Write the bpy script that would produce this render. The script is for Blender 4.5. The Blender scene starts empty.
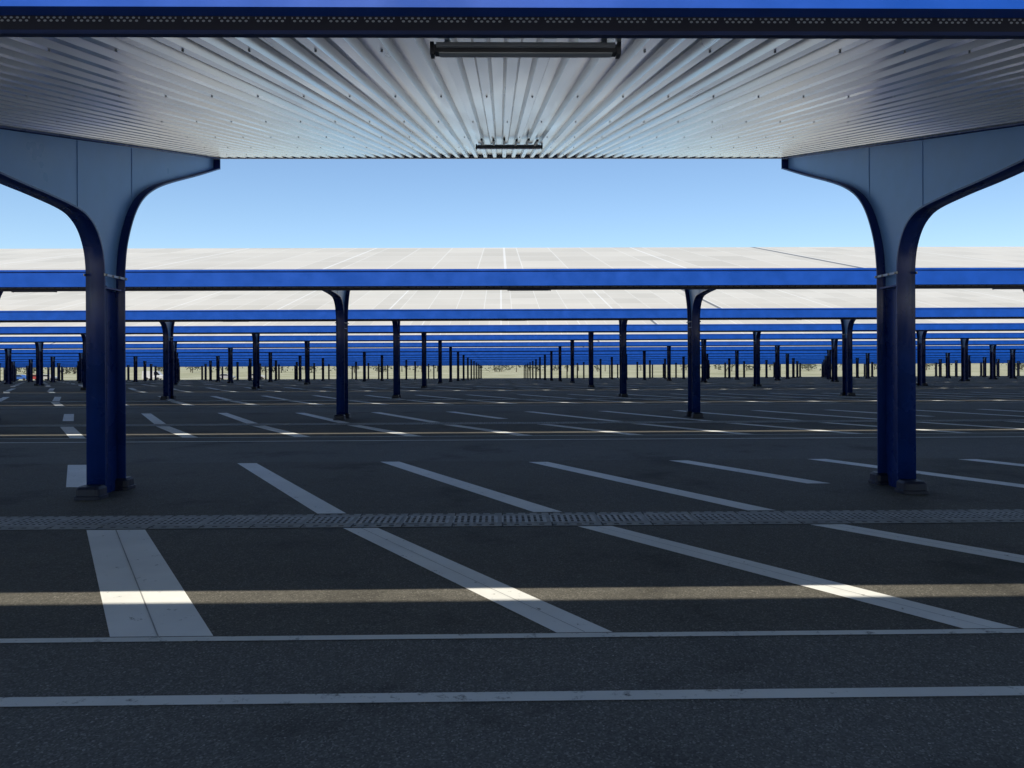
import bpy, bmesh, math, random
from mathutils import Vector, Matrix
random.seed(4)
S=bpy.context.scene
col=S.collection
EYE=1.65; P=11.65; SL=0.2173; D0=3.2; D1=12.9
def gz(y):
    t=y-52.0
    a=0.022*((math.sqrt(t*t+64)+t)/2)
    if y<40: return 0.0
    b=0.022*((math.sqrt(144+64)-12)/2)
    if y>230:
        a=0.022*178
    return -(a-b)
def zr(d): return 3.07+SL*(d-D0)
def zp(d): return 5.38+SL*(d-D1)

# ---------------------------------------------------------------- materials
class M:
    def __init__(s,name):
        s.m=bpy.data.materials.new(name); s.m.use_nodes=True
        s.nt=s.m.node_tree; s.b=s.nt.nodes['Principled BSDF']; s.out=s.nt.nodes['Material Output']
        s.tc=None
    def n(s,t,**k):
        x=s.nt.nodes.new(t)
        for a,b in k.items(): setattr(x,a,b)
        return x
    def l(s,a,b): s.nt.links.new(a,b)
    def co(s):
        if not s.tc: s.tc=s.n('ShaderNodeTexCoord')
        return s.tc.outputs['Object']
    def geo(s):
        return s.n('ShaderNodeNewGeometry').outputs['Position']
    def noise(s,scale,detail=4,rough=.55,vec=None,stretch=None):
        x=s.n('ShaderNodeTexNoise'); x.inputs['Scale'].default_value=scale
        x.inputs['Detail'].default_value=detail; x.inputs['Roughness'].default_value=rough
        v=vec or s.co()
        if stretch:
            mp=s.n('ShaderNodeMapping'); mp.inputs['Scale'].default_value=stretch
            s.l(v,mp.inputs['Vector']); v=mp.outputs[0]
        s.l(v,x.inputs['Vector']); return x.outputs['Fac']
    def math(s,op,a,b=None,c=None):
        x=s.n('ShaderNodeMath',operation=op)
        for i,v in enumerate((a,b,c)):
            if v is None: continue
            if isinstance(v,(int,float)): x.inputs[i].default_value=v
            else: s.l(v,x.inputs[i])
        return x.outputs[0]
    def ramp(s,f,stops):
        x=s.n('ShaderNodeValToRGB'); e=x.color_ramp.elements
        while len(e)<len(stops): e.new(.5)
        for i,(p,c) in enumerate(stops):
            e[i].position=p; e[i].color=(*c,1) if not isinstance(c,(int,float)) else (c,c,c,1)
        s.l(f,x.inputs[0]); return x.outputs[0]
    def mix(s,f,a,b,mode='MIX'):
        x=s.n('ShaderNodeMix',data_type='RGBA',blend_type=mode)
        if isinstance(f,(int,float)): x.inputs[0].default_value=f
        else: s.l(f,x.inputs[0])
        for i,v in ((6,a),(7,b)):
            if isinstance(v,tuple): x.inputs[i].default_value=(*v,1)
            else: s.l(v,x.inputs[i])
        return x.outputs[2]
    def base(s,c):
        if isinstance(c,tuple): s.b.inputs['Base Color'].default_value=(*c,1)
        else: s.l(c,s.b.inputs['Base Color'])
    def set(s,**k):
        for a,v in k.items():
            i=s.b.inputs[a.replace('_',' ')]
            if isinstance(v,(int,float)): i.default_value=v
            else: s.l(v,i)
    def xyz(s,v=None):
        x=s.n('ShaderNodeSeparateXYZ'); s.l(v or s.co(),x.inputs[0]); return x.outputs

def paint(name,c,rough=.4,var=.25,spec=.5,metal=0.0,ns=3):
    m=M(name); f=m.noise(ns,3)
    d=tuple(v*(1-var) for v in c); e=tuple(min(1,v*(1+var)) for v in c)
    k=m.ramp(f,[(.3,d),(.7,e)])
    m.base(k); m.set(Roughness=m.math('MULTIPLY_ADD',f,.25,rough-.12),Metallic=metal)
    m.b.inputs['Specular IOR Level'].default_value=spec
    return m.m
blue=paint('blue_steel_paint',(.006,.085,.52),.4,.12)
navy=paint('navy_steel_paint',(.008,.022,.10),.36,.2)
colblue=paint('column_blue_paint',(.006,.030,.19),.28,.2,ns=2)
webm=paint('bracket_blue_ceiling_sheen',(.22,.44,.82),.32,.10,ns=1.2)  # lighter than the column: ceiling reflection on the web painted into its colour
boot=paint('base_plate_dark_paint',(.010,.014,.04),.5,.3)
dark=paint('dark_fixture',(.07,.072,.078),.45,.3)
galv=paint('galvanised_metal',(.45,.46,.47),.4,.2,metal=.7,ns=8)
lens=paint('lamp_diffuser',(.5,.52,.55),.3,.1)

m=M('corrugated_white_steel')
a=m.noise(1.3,3,stretch=(3,.35,1)); 
xx=m.xyz()
cell=m.math('FLOOR',m.math('MULTIPLY',xx['X'],1/0.96))
wn=m.n('ShaderNodeTexWhiteNoise',noise_dimensions='1D'); m.l(cell,wn.inputs['W'])
f=m.math('ADD',m.math('MULTIPLY',a,.7),m.math('MULTIPLY',wn.outputs['Value'],.3))
m.base(m.ramp(f,[(.2,(.82,.83,.83)),(.75,(.90,.905,.91))]))
m.set(Roughness=m.math('MULTIPLY_ADD',a,.2,.13),Metallic=.45)
deck=m.m
m=M('navy_steel_lit_dots')
o=m.xyz(); u=m.math('MULTIPLY',o['X'],1/.026); zr_=m.math('MULTIPLY',m.math('SUBTRACT',o['Z'],3.108),1/.013)
row=m.math('FLOOR',zr_); odd=m.math('MULTIPLY',m.math('MODULO',row,2),.5)
fu=m.math('SUBTRACT',m.math('FRACT',m.math('ADD',u,odd)),.5); fz=m.math('SUBTRACT',m.math('FRACT',zr_),.5)
r=m.math('SQRT',m.math('ADD',m.math('POWER',fu,2),m.math('POWER',m.math('MULTIPLY',fz,.7),2)))
lit_dot=m.math('LESS_THAN',r,.26)  # light showing through the perforations, painted as pale dots without openings
bandz=m.math('MULTIPLY',m.math('GREATER_THAN',o['Z'],3.108),m.math('LESS_THAN',o['Z'],3.134))
seg=m.math('LESS_THAN',m.math('FRACT',m.math('MULTIPLY',o['X'],1/.156)),.84)
mask=m.math('MULTIPLY',m.math('MULTIPLY',lit_dot,bandz),seg)
m.base(m.mix(mask,(.005,.007,.022),(.32,.35,.40))); m.set(Roughness=.5)
perf=m.m
m=M('dusty_solar_panel')
o=m.xyz()
def lines(coord,pitch,w,off=0.0):
    q=m.math('FRACT',m.math('ADD',m.math('MULTIPLY',coord,1/pitch),off))
    return m.math('LESS_THAN',q,w/pitch)
gx=lines(o['X'],1.05,.028); gy=lines(o['Y'],1.62,.05,.35)
gx2=lines(o['X'],4.2,.06,.1)
gp=m.math('MAXIMUM',gx,gy)
big=lines(o['X'],46,.16,.83)
cx=m.math('FLOOR',m.math('MULTIPLY',o['X'],1/1.05)); cy=m.math('FLOOR',m.math('ADD',m.math('MULTIPLY',o['Y'],1/1.62),.35))
wn=m.n('ShaderNodeTexWhiteNoise',noise_dimensions='2D'); cb=m.n('ShaderNodeCombineXYZ'); m.l(cx,cb.inputs[0]); m.l(cy,cb.inputs[1]); m.l(cb.outputs[0],wn.inputs['Vector'])
f=m.math('ADD',m.math('MULTIPLY',wn.outputs['Value'],.35),m.math('MULTIPLY',m.noise(.25,3),.65))
c=m.ramp(f,[(.25,(.49,.46,.40)),(.75,(.60,.565,.50))])
c=m.mix(m.math('MULTIPLY',gp,.55),c,(.76,.75,.72)); c=m.mix(m.math('MULTIPLY',gx2,.6),c,(.78,.78,.77)); c=m.mix(m.math('MULTIPLY',big,.8),c,(.08,.08,.08))
m.base(c); m.set(Roughness=.45); m.b.inputs['Specular IOR Level'].default_value=.3
panel=m.m
m=M('asphalt')
p=m.geo(); o=m.xyz(p)
n2=m.noise(.35,4,.6,p); n3=m.noise(7,4,.75,p)
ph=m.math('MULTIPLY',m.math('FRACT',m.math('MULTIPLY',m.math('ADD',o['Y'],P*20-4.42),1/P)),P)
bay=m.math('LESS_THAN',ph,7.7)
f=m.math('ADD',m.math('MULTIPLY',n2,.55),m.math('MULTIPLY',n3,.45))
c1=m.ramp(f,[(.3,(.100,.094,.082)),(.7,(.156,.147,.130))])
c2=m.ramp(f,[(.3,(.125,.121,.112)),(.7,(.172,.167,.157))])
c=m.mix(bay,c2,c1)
st=m.ramp(m.noise(.62,5,.65,p),[(.32,.50),(.44,.93),(.5,1.0)])
c=m.mix(1.0,c,st,'MULTIPLY')
v=m.n('ShaderNodeTexVoronoi'); v.inputs['Scale'].default_value=110; m.l(p,v.inputs['Vector'])
sp=m.ramp(v.outputs['Color'],[(.0,.5),(.7,1.0),(.93,1.8),(1,2.8)])
c=m.mix(1.0,c,sp,'MULTIPLY')
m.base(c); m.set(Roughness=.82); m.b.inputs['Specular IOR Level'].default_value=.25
asphalt=m.m
m=M('meadow_grass'); p=m.geo()
m.base(m.ramp(m.noise(.06,5,.7,p),[(.3,(.18,.18,.09)),(.5,(.30,.29,.18)),(.7,(.42,.40,.30))])); m.set(Roughness=.95)  # grass colours lightened to stand in for distance haze
grass=m.m
m=M('unseen_bounce_ground'); p=m.geo()  # bright ground added out of view behind the camera to bounce sunlight in
m.base(m.ramp(m.noise(.6,4,.6,p),[(.3,(.56,.55,.53)),(.7,(.66,.65,.63))])); m.set(Roughness=.9)
bounce_ground=m.m
def paintmat(name,c,lo,hi):
    m=M(name); p=m.geo()
    h=m.noise(7,6,.8,p)
    k=m.ramp(h,[(lo,(.14,.138,.13)),(hi,c)])
    d=m.noise(1.1,4,.6,p); k=m.mix(1.0,k,m.ramp(d,[(.3,.86),(.65,1.0)]),'MULTIPLY')
    m.base(k); m.set(Roughness=.65); return m.m
wpaint=paintmat('white_road_paint',(.87,.87,.86),.32,.39)
wpaint2=paintmat('worn_line_paint',(.74,.74,.71),.33,.44)
seam=paint('paint_seam_bitumen',(.33,.33,.335),.8,.3)
m=M('concrete_drain_channel'); p=m.geo(); o=m.xyz(p)
n=m.noise(3,5,.65,p); c=m.ramp(n,[(.3,(.28,.28,.28)),(.7,(.46,.46,.45))])
jt=m.math('LESS_THAN',m.math('FRACT',m.math('MULTIPLY',o['X'],1/.5)),.03)
c=m.mix(jt,c,(.08,.08,.08)); m.base(c); m.set(Roughness=.8)
conc=m.m
m=M('drain_grate_iron'); p=m.geo()
m.base(m.ramp(m.noise(5,4,.6,p),[(.3,(.34,.34,.345)),(.7,(.55,.55,.55))])); m.set(Roughness=.6,Metallic=.1)
grate=m.m
pit=paint('drain_slot_shadow',(.05,.05,.052),.9,.1)

# ---------------------------------------------------------------- mesh helpers
def obj(name,bm,mats,parent=None,smooth=False):
    me=bpy.data.meshes.new(name); bm.to_mesh(me); bm.free()
    for k in mats: me.materials.append(k)
    ob=bpy.data.objects.new(name,me); col.objects.link(ob)
    if parent: ob.parent=parent
    return ob
def box(bm,x0,x1,y0,y1,z0,z1,mi=0):
    v=[bm.verts.new((x,y,z)) for z in (z0,z1) for y in (y0,y1) for x in (x0,x1)]
    for q in ((0,2,3,1),(4,5,7,6),(0,1,5,4),(2,6,7,3),(0,4,6,2),(1,3,7,5)):
        f=bm.faces.new([v[i] for i in q]); f.material_index=mi
def slopebox(bm,x0,x1,y0,y1,zf,t0,t1,mi=0):
    v=[bm.verts.new((x,y,zf(y)+t)) for t in (t0,t1) for y in (y0,y1) for x in (x0,x1)]
    for q in ((0,2,3,1),(4,5,7,6),(0,1,5,4),(2,6,7,3),(0,4,6,2),(1,3,7,5)):
        f=bm.faces.new([v[i] for i in q]); f.material_index=mi
def catmull(pts,n=6):
    out=[]
    for i in range(len(pts)-1):
        p0=pts[max(0,i-1)];p1=pts[i];p2=pts[i+1];p3=pts[min(len(pts)-1,i+2)]
        for k in range(n):
            t=k/n
            out.append(tuple(.5*((2*p1[j])+(-p0[j]+p2[j])*t+(2*p0[j]-5*p1[j]+4*p2[j]-p3[j])*t*t+(-p0[j]+3*p1[j]-3*p2[j]+p3[j])*t**3) for j in (0,1)))
    out.append(pts[-1]); return out
def sweep(bm,pts,x0,w,th,side,mi=0):
    n=len(pts); A=[];
    for i,(d,z) in enumerate(pts):
        a=Vector(pts[max(0,i-1)]); b=Vector(pts[min(n-1,i+1)]); t=(b-a).normalized(); nn=Vector((-t.y,t.x))*side*th
        A.append([bm.verts.new((x0+sx*w/2,d+o*nn.x,z+o*nn.y)) for sx,o in ((-1,0),(1,0),(1,1),(-1,1))])
    for i in range(n-1):
        for k in range(4):
            f=bm.faces.new((A[i][k],A[i][(k+1)%4],A[i+1][(k+1)%4],A[i+1][k])); f.material_index=mi
            f.smooth = k in (0,2)
    bm.faces.new(A[0]).material_index=mi; bm.faces.new(A[-1][::-1]).material_index=mi

ncur=catmull([(9.14,2.55),(9.135,2.8),(9.09,3.02),(8.98,3.22),(8.82,3.35),(8.58,3.425),(8.03,3.465),(7.39,3.49),(6.2,3.57)],5)
fcur=catmull([(9.60,2.55),(9.61,2.85),(9.68,3.2),(9.86,3.58),(10.10,3.86),(10.45,4.08),(10.95,4.29),(11.9,4.63),(12.85,4.985)],5)
near=[(9.14,0)]+ncur; far=[(9.60,0)]+fcur
def column(bm,x):
    w=.012
    outline=ncur+[(6.2,zr(6.2)-.022),(12.85,zr(12.85)-.022)]+fcur[::-1]
    L=[bm.verts.new((x-w/2,d,z)) for d,z in outline]; R=[bm.verts.new((x+w/2,d,z)) for d,z in outline]
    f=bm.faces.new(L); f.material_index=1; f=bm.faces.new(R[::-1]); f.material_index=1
    box(bm,x-.006,x+.006,9.14,9.60,0,2.549,0)
    sweep(bm,near,x,.23,.02,1); sweep(bm,far,x,.23,.02,-1)
    top=[(6.16,zr(6.16)-.022),(12.88,zr(12.88)-.022)]
    sweep(bm,top,x,.23,.018,1)
    box(bm,x-.115,x+.115,6.165,6.185,3.55,zr(6.18)-.024); box(bm,x-.115,x+.115,12.865,12.885,4.97,zr(12.87)-.024)
    for d,z0 in ((8.74,3.40),(10.02,3.84)):
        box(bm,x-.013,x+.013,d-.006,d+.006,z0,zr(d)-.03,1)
    box(bm,x-.10,x+.10,9.145,9.595,2.552,2.572,0)
    for sx in (-1,1):
        x0=x+sx*.118; x1=x+sx*.132
        box(bm,min(x0,x1),max(x0,x1),9.10,9.64,2.70,2.728,3)
        for d in (9.14,9.3,9.45,9.6):
            x2=x+sx*.133; x3=x+sx*.145; box(bm,min(x2,x3),max(x2,x3),d-.012,d+.012,2.70,2.728,3)
    bmesh.ops.create_cone(bm,segments=8,radius1=.016,radius2=.016,depth=2.4,matrix=Matrix.Translation((x+.03,9.3,1.4)))
    for dc in (9.02,9.68):
        prof=((.165,.135,0),(.165,.135,.035),(.150,.122,.045),(.146,.120,.12),(.122,.095,.15))
        rings=[]
        for hx,hy,z in prof:
            rr=[]
            for k in range(16):
                an=2*math.pi*k/16; ca,sa=math.cos(an),math.sin(an)
                rr.append(bm.verts.new((x+hx*math.copysign(abs(ca)**.4,ca),dc+hy*math.copysign(abs(sa)**.4,sa),z)))
            rings.append(rr)
        for a,b in zip(rings,rings[1:]):
            for k in range(16):
                f=bm.faces.new((a[k],a[(k+1)%16],b[(k+1)%16],b[k])); f.material_index=2
        bm.faces.new(rings[-1]).material_index=2
    
def build_meshes(XH):
    out={}; nk=int(XH//10)
    ks=range(-nk,nk) 
    bm=bmesh.new()
    for k in ks: column(bm,5+10*k)
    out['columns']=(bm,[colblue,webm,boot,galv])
    bm=bmesh.new(); x=-XH; pr=[]
    while x<XH:
        pr+= [(x,0),(x+.055,0),(x+.075,.05),(x+.140,.05)]; x+=.16
    y0,y1=3.245,D1
    A=[bm.verts.new((px,y0,zr(y0)+pz)) for px,pz in pr]; B=[bm.verts.new((px,y1,zr(y1)+pz)) for px,pz in pr]
    for i in range(len(pr)-1): bm.faces.new((A[i],B[i],B[i+1],A[i+1]))
    out['roof_deck']=(bm,[deck])
    bm=bmesh.new()
    slopebox(bm,-XH,XH,3.34,D1+.01,zp,-.04,0)
    out['solar_panels']=(bm,[panel])
    bm=bmesh.new()
    v=[bm.verts.new(c) for c in ((-XH,3.2,3.075),(XH,3.2,3.075),(XH,3.2,3.158),(-XH,3.2,3.158))]
    bm.faces.new(v).material_index=1
    box(bm,-XH,XH,3.2,3.235,3.058,3.075,2)
    box(bm,-XH,XH,3.115,3.198,3.135,3.43,0)
    box(bm,-XH,XH,3.10,3.33,3.432,3.47,0)
    box(bm,-XH,XH,3.31,3.33,3.20,3.43,2)
    box(bm,-XH,XH,D1+.012,D1+.03,zr(D1)-.012,5.35,3)
    out['fascia']=(bm,[blue,perf,navy,galv])
    bm=bmesh.new()
    for k in ks:
        cx=.08+10*k
        for d in (3.43,9.75):
            z=zr(d)-.006
            box(bm,cx-.42,cx+.42,d-.03,d+.03,z-.045,z-.012,0)
            box(bm,cx-.41,cx+.41,d-.052,d-.032,z-.03,z-.012,1)
            box(bm,cx-.40,cx+.40,d-.025,d+.025,z-.051,z-.046,1)
            for sx in (-.36,.36): box(bm,cx+sx-.012,cx+sx+.012,d-.05,d+.05,z-.010,z+.012,2)
            box(bm,cx-.440,cx-.422,d-.03,d+.03,z-.055,z+.0,0); box(bm,cx+.422,cx+.440,d-.03,d+.03,z-.055,z,0)
        for q,dx in enumerate((-.34,-.2,-.07,.08,.22,.33)):
            d=9.1+.12*(q%2); z=zr(d)
            slopebox(bm,cx+dx-.012,cx+dx+.012,d-.35,d+.4,zr,-.03,-.004,0)
    out['light_fixtures']=(bm,[dark,lens,galv])
    res={}
    for k,(bm,ms) in out.items():
        if k!='roof_deck': bmesh.ops.recalc_face_normals(bm,faces=bm.faces[:])
        me=bpy.data.meshes.new(k); bm.to_mesh(me); bm.free()
        for q in ms: me.materials.append(q)
        res[k]=me
    return res
T_far=build_meshes(150.0); T_short=build_meshes(10.0); T_mid=build_meshes(20.0)  # unseen rear row and first row cut short to let side light in
ROWS=list(range(-1,15))
for i in ROWS:
    e=bpy.data.objects.new('solar_carport',None); e.empty_display_size=1; col.objects.link(e)
    e.location=(.04 if i<=0 else (.50 if i==1 else .4),i*P,gz(i*P+9.4))
    for k,me in (T_short if i<0 else (T_mid if i==0 else T_far)).items():
        o=bpy.data.objects.new(k,me); col.objects.link(o); o.parent=e
    if i==0:
        bm=bmesh.new()
        for a in range(-75,75):
            x=-20+(125+a)*.16+.0275
            for d in (3.6,5.2,6.9,8.6,10.3,12.0):
                if (a+int(d*3))%2: continue
                bmesh.ops.create_cone(bm,segments=6,radius1=.006,radius2=.006,depth=.008,cap_ends=True,matrix=Matrix.Translation((x,d,zr(d)-.004)))
        obj('deck_screws',bm,[galv],e)

# ---------------------------------------------------------------- ground
bm=bmesh.new()
ys=[-400,-60,-6.6,38]+[38+.5*k for k in range(1,385)]+[231,300,500,1000,3500]
xs=[-3000,-400,0,400,3000]
prev=None
for y in ys:
    r=[bm.verts.new((x,y,gz(y))) for x in xs]
    if prev:
        for i in range(len(xs)-1):
            f=bm.faces.new((prev[i],prev[i+1],r[i+1],r[i])); f.material_index=1 if y>200 else (2 if y<=-6 else 0)
    prev=r
obj('ground',bm,[asphalt,grass,bounce_ground])

def strip(bm,x0a,x1a,ya,x0b,x1b,yb,lift,mi=0):
    n=1 if yb<38 else max(1,int((yb-ya)/.5)); pr=None
    for k in range(n+1):
        t=k/n; y=ya+(yb-ya)*t; z=gz(y)+lift
        r=(bm.verts.new((x0a+(x0b-x0a)*t,y,z)),bm.verts.new((x1a+(x1b-x1a)*t,y,z)))
        if pr: bm.faces.new((pr[0],pr[1],r[1],r[0])).material_index=mi
        pr=r
bm=bmesh.new()
for i in range(0,15):
    Y=i*P; lf=.004 if i<3 else .012
    strip(bm,-148,148,Y+3.57,-148,148,Y+3.67,lf,1)
    strip(bm,-148,148,Y+4.38,-148,148,Y+4.45,lf,1)
    nx=58 if i>1 else 22
    for k in range(-nx,nx+1):
        wide=(i==0 and k==-1); kk=max(-1,min(2,k))
        sl=.665+.06*(kk if i==0 else 0)
        xk=(-1.39+2.31*k) if i==0 else (-3.78+2.42*(k+1))
        X=lambda d: xk-(.08 if wide else 0)-sl*(d-7.3)
        hw=.285 if wide else .17
        ya,yb=4.46,7.30
        hb=.33 if wide else hw
        strip(bm,X(ya)-hw,X(ya)+hb,Y+ya,X(yb)-hw,X(yb)+hw,Y+yb,lf,0)
        if i<=1 and k in (-1,0,1,2):
            sw=.005 if wide else .003
            strip(bm,X(4.46)-sw,X(4.46)+sw,Y+4.46,X(7.3)-sw,X(7.3)+sw,Y+7.3,lf+.003,2)
        xf=(-1.83+2.33*k-(.38 if wide else 0)) if i==0 else (-4.16+2.42*(k+1))
        X=lambda d: xf-.57*(d-8.0)
        ya,yb=8.0,12.0+.08*math.sin(k*2.1)
        if i==0 and k==3: ya=9.7
        if i==0 and k==-1: ya=9.8
        if i==1 and k%5==1: ya=9.1
        hw=.155
        strip(bm,X(ya)-hw,X(ya)+hw,Y+ya,X(yb)-hw,X(yb)+hw,Y+yb,lf,0)
obj('road_markings',bm,[wpaint,wpaint2,seam])

bm=bmesh.new()
for i in range(0,3):
    Y=i*P; X1=14 if i<=0 else 45
    strip(bm,-148,148,Y+7.33,-148,148,Y+7.96,.005,0)
    if i in (0,1):
        x=-X1
        while x<X1:
            strip(bm,x,x+.46,Y+7.48,x,x+.46,Y+7.81,.009,1)
            for r in range(4):
                yy=Y+7.505+.075*r
                for c in range(7):
                    xx=x+.02+c*.062
                    strip(bm,xx,xx+.028,yy,xx,xx+.028,yy+.045,.013,2)
            x+=.5
        for r in (7.37,7.90):
            x=-X1
            while x<X1:
                strip(bm,x,x+.05,Y+r,x,x+.05,Y+r+.03,.009,2); x+=.125
obj('drain_channel',bm,[conc,grate,pit])

# ---------------------------------------------------------------- distance : trees, cars
m=M('distant_foliage'); p=m.geo()
m.base(m.ramp(m.noise(.5,3,.7,p),[(.3,(.06,.07,.05)),(.5,(.11,.115,.08)),(.7,(.18,.17,.13))])); m.set(Roughness=.9)
fol=m.m; bark=paint('bark',(.09,.07,.05),.9,.3)
bm=bmesh.new()
x=-330
while x<330:
    h=random.uniform(5,9); y=random.uniform(330,380); z0=gz(300); r=random.uniform(2.4,4.5)
    bmesh.ops.create_cone(bm,segments=5,radius1=.25,radius2=.08,depth=h*.7,matrix=Matrix.Translation((x,y,z0+h*.35)))
    for q in range(4):
        c=Vector((x+random.uniform(-r,r)*.7,y+random.uniform(-r,r)*.6,z0+h*random.uniform(.2,.9)))
        for _ in range(26):
            d=Vector((random.gauss(0,1),random.gauss(0,1),random.gauss(0,.8)))*r*.4
            s=random.uniform(.35,.8); n=Vector((random.gauss(0,1),random.gauss(0,1),random.gauss(0,1))).normalized()
            t=n.orthogonal().normalized(); b=n.cross(t)
            f=bm.faces.new([bm.verts.new(c+d+t*s),bm.verts.new(c+d+b*s),bm.verts.new(c+d-t*s*.8-b*s*.5)]); f.material_index=1
    x+=random.uniform(3,8) if random.random()<.85 else random.uniform(15,35)
obj('distant_tree_line',bm,[bark,fol])

glass=paint('car_glass',(.02,.025,.03),.12,.1); tyre=paint('tyre_rubber',(.02,.02,.02),.8,.1)
def car(x,y,rot,c,van=False,name='parked_car'):
    pm=paint('car_paint',c,.25,.05)
    e=bpy.data.objects.new(name,None); col.objects.link(e); e.location=(x,y,gz(y)+.01); e.rotation_euler=(0,0,rot)
    if van:
        low=[(-2.6,.35),(-2.6,1.1),(-1.9,1.25),(-1.2,2.15),(2.5,2.25),(2.6,.35)]; win=[(-1.85,1.3),(-1.2,2.05),(-.4,2.05),(-.4,1.3)]
    else:
        low=[(-2.15,.35),(-2.15,.75),(-1.2,.95),(-.5,1.42),(.9,1.46),(1.8,1.02),(2.15,.95),(2.15,.35)]; win=[(-1.05,.98),(-.46,1.36),(.86,1.39),(1.6,1.02)]
    bm=bmesh.new(); w=.9
    for pts,ww,mi in ((low,w,0),(win,w+.01,1)):
        L=[bm.verts.new((-ww if z<1 else -ww+.12*(mi==0 and z>1.1),a,z)) for a,z in pts]; R=[bm.verts.new((-v.co.x,v.co.y,v.co.z)) for v in L]
        bm.faces.new(L).material_index=mi; bm.faces.new(R[::-1]).material_index=mi
        for k in range(len(pts)):
            bm.faces.new((L[k],R[k],R[(k+1)%len(pts)],L[(k+1)%len(pts)])).material_index=mi
    bmesh.ops.recalc_face_normals(bm,faces=bm.faces[:])
    obj('body',bm,[pm,glass],e)
    bm=bmesh.new()
    for a in (-1.35,1.35):
        for s in (-1,1):
            bmesh.ops.create_cone(bm,segments=16,radius1=.33,radius2=.33,depth=.22,cap_ends=True,matrix=Matrix.Translation((s*.82,a,.33))@Matrix.Rotation(math.pi/2,4,'Y'))
    obj('wheels',bm,[tyre],e)
for xx,c,vn in ((-121,(.04,.12,.4),0),(-117,(.35,.05,.05),0),(-112,(.5,.5,.5),0),(-104,(.06,.06,.07),0),(-88,(.6,.6,.6),1),(-70,(.4,.4,.42),0),(-61,(.5,.5,.5),0)):
    car(xx,random.uniform(184,190),1.57+random.uniform(-.2,.2),c,van=bool(vn),name='parked_van' if vn else 'parked_car')

# ---------------------------------------------------------------- light
C=.71; v=Vector((.18,C,-1))
sd=bpy.data.lights.new('sun','SUN'); sd.energy=5.0; sd.angle=math.radians(.5); sd.color=(1,.93,.76)
so=bpy.data.objects.new('sun',sd); col.objects.link(so); so.rotation_euler=v.to_track_quat('-Z','Y').to_euler(); so.location=(0,-20,40)
w=bpy.data.worlds.new('World'); S.world=w; w.use_nodes=True; nt=w.node_tree
sk_=nt.nodes.new('ShaderNodeTexSky'); sk_.sky_type='NISHITA'; sk_.sun_disc=False
sk_.sun_elevation=math.atan(1/math.hypot(.18,C)); sk_.sun_rotation=math.radians(194.6)
sk_.air_density=1.1; sk_.dust_density=0.0; sk_.ozone_density=5.0
bg=nt.nodes['Background']; bg.inputs['Strength'].default_value=.15; nt.links.new(sk_.outputs[0],bg.inputs[0])

cd=bpy.data.cameras.new('camera'); cd.lens=26.0; cd.sensor_width=36; cd.clip_end=6000; cd.clip_start=.05; cd.shift_y=-24/1024
co=bpy.data.objects.new('camera',cd); col.objects.link(co)
co.matrix_world=Matrix.Translation((0,0,EYE))@Matrix.Rotation(math.radians(-.85),4,'Z')@Matrix.Rotation(math.pi/2,4,'X')@Matrix.Rotation(math.radians(-.25),4,'Z')
S.camera=co
S.view_settings.view_transform='Standard'; S.view_settings.look='None'; S.view_settings.exposure=0
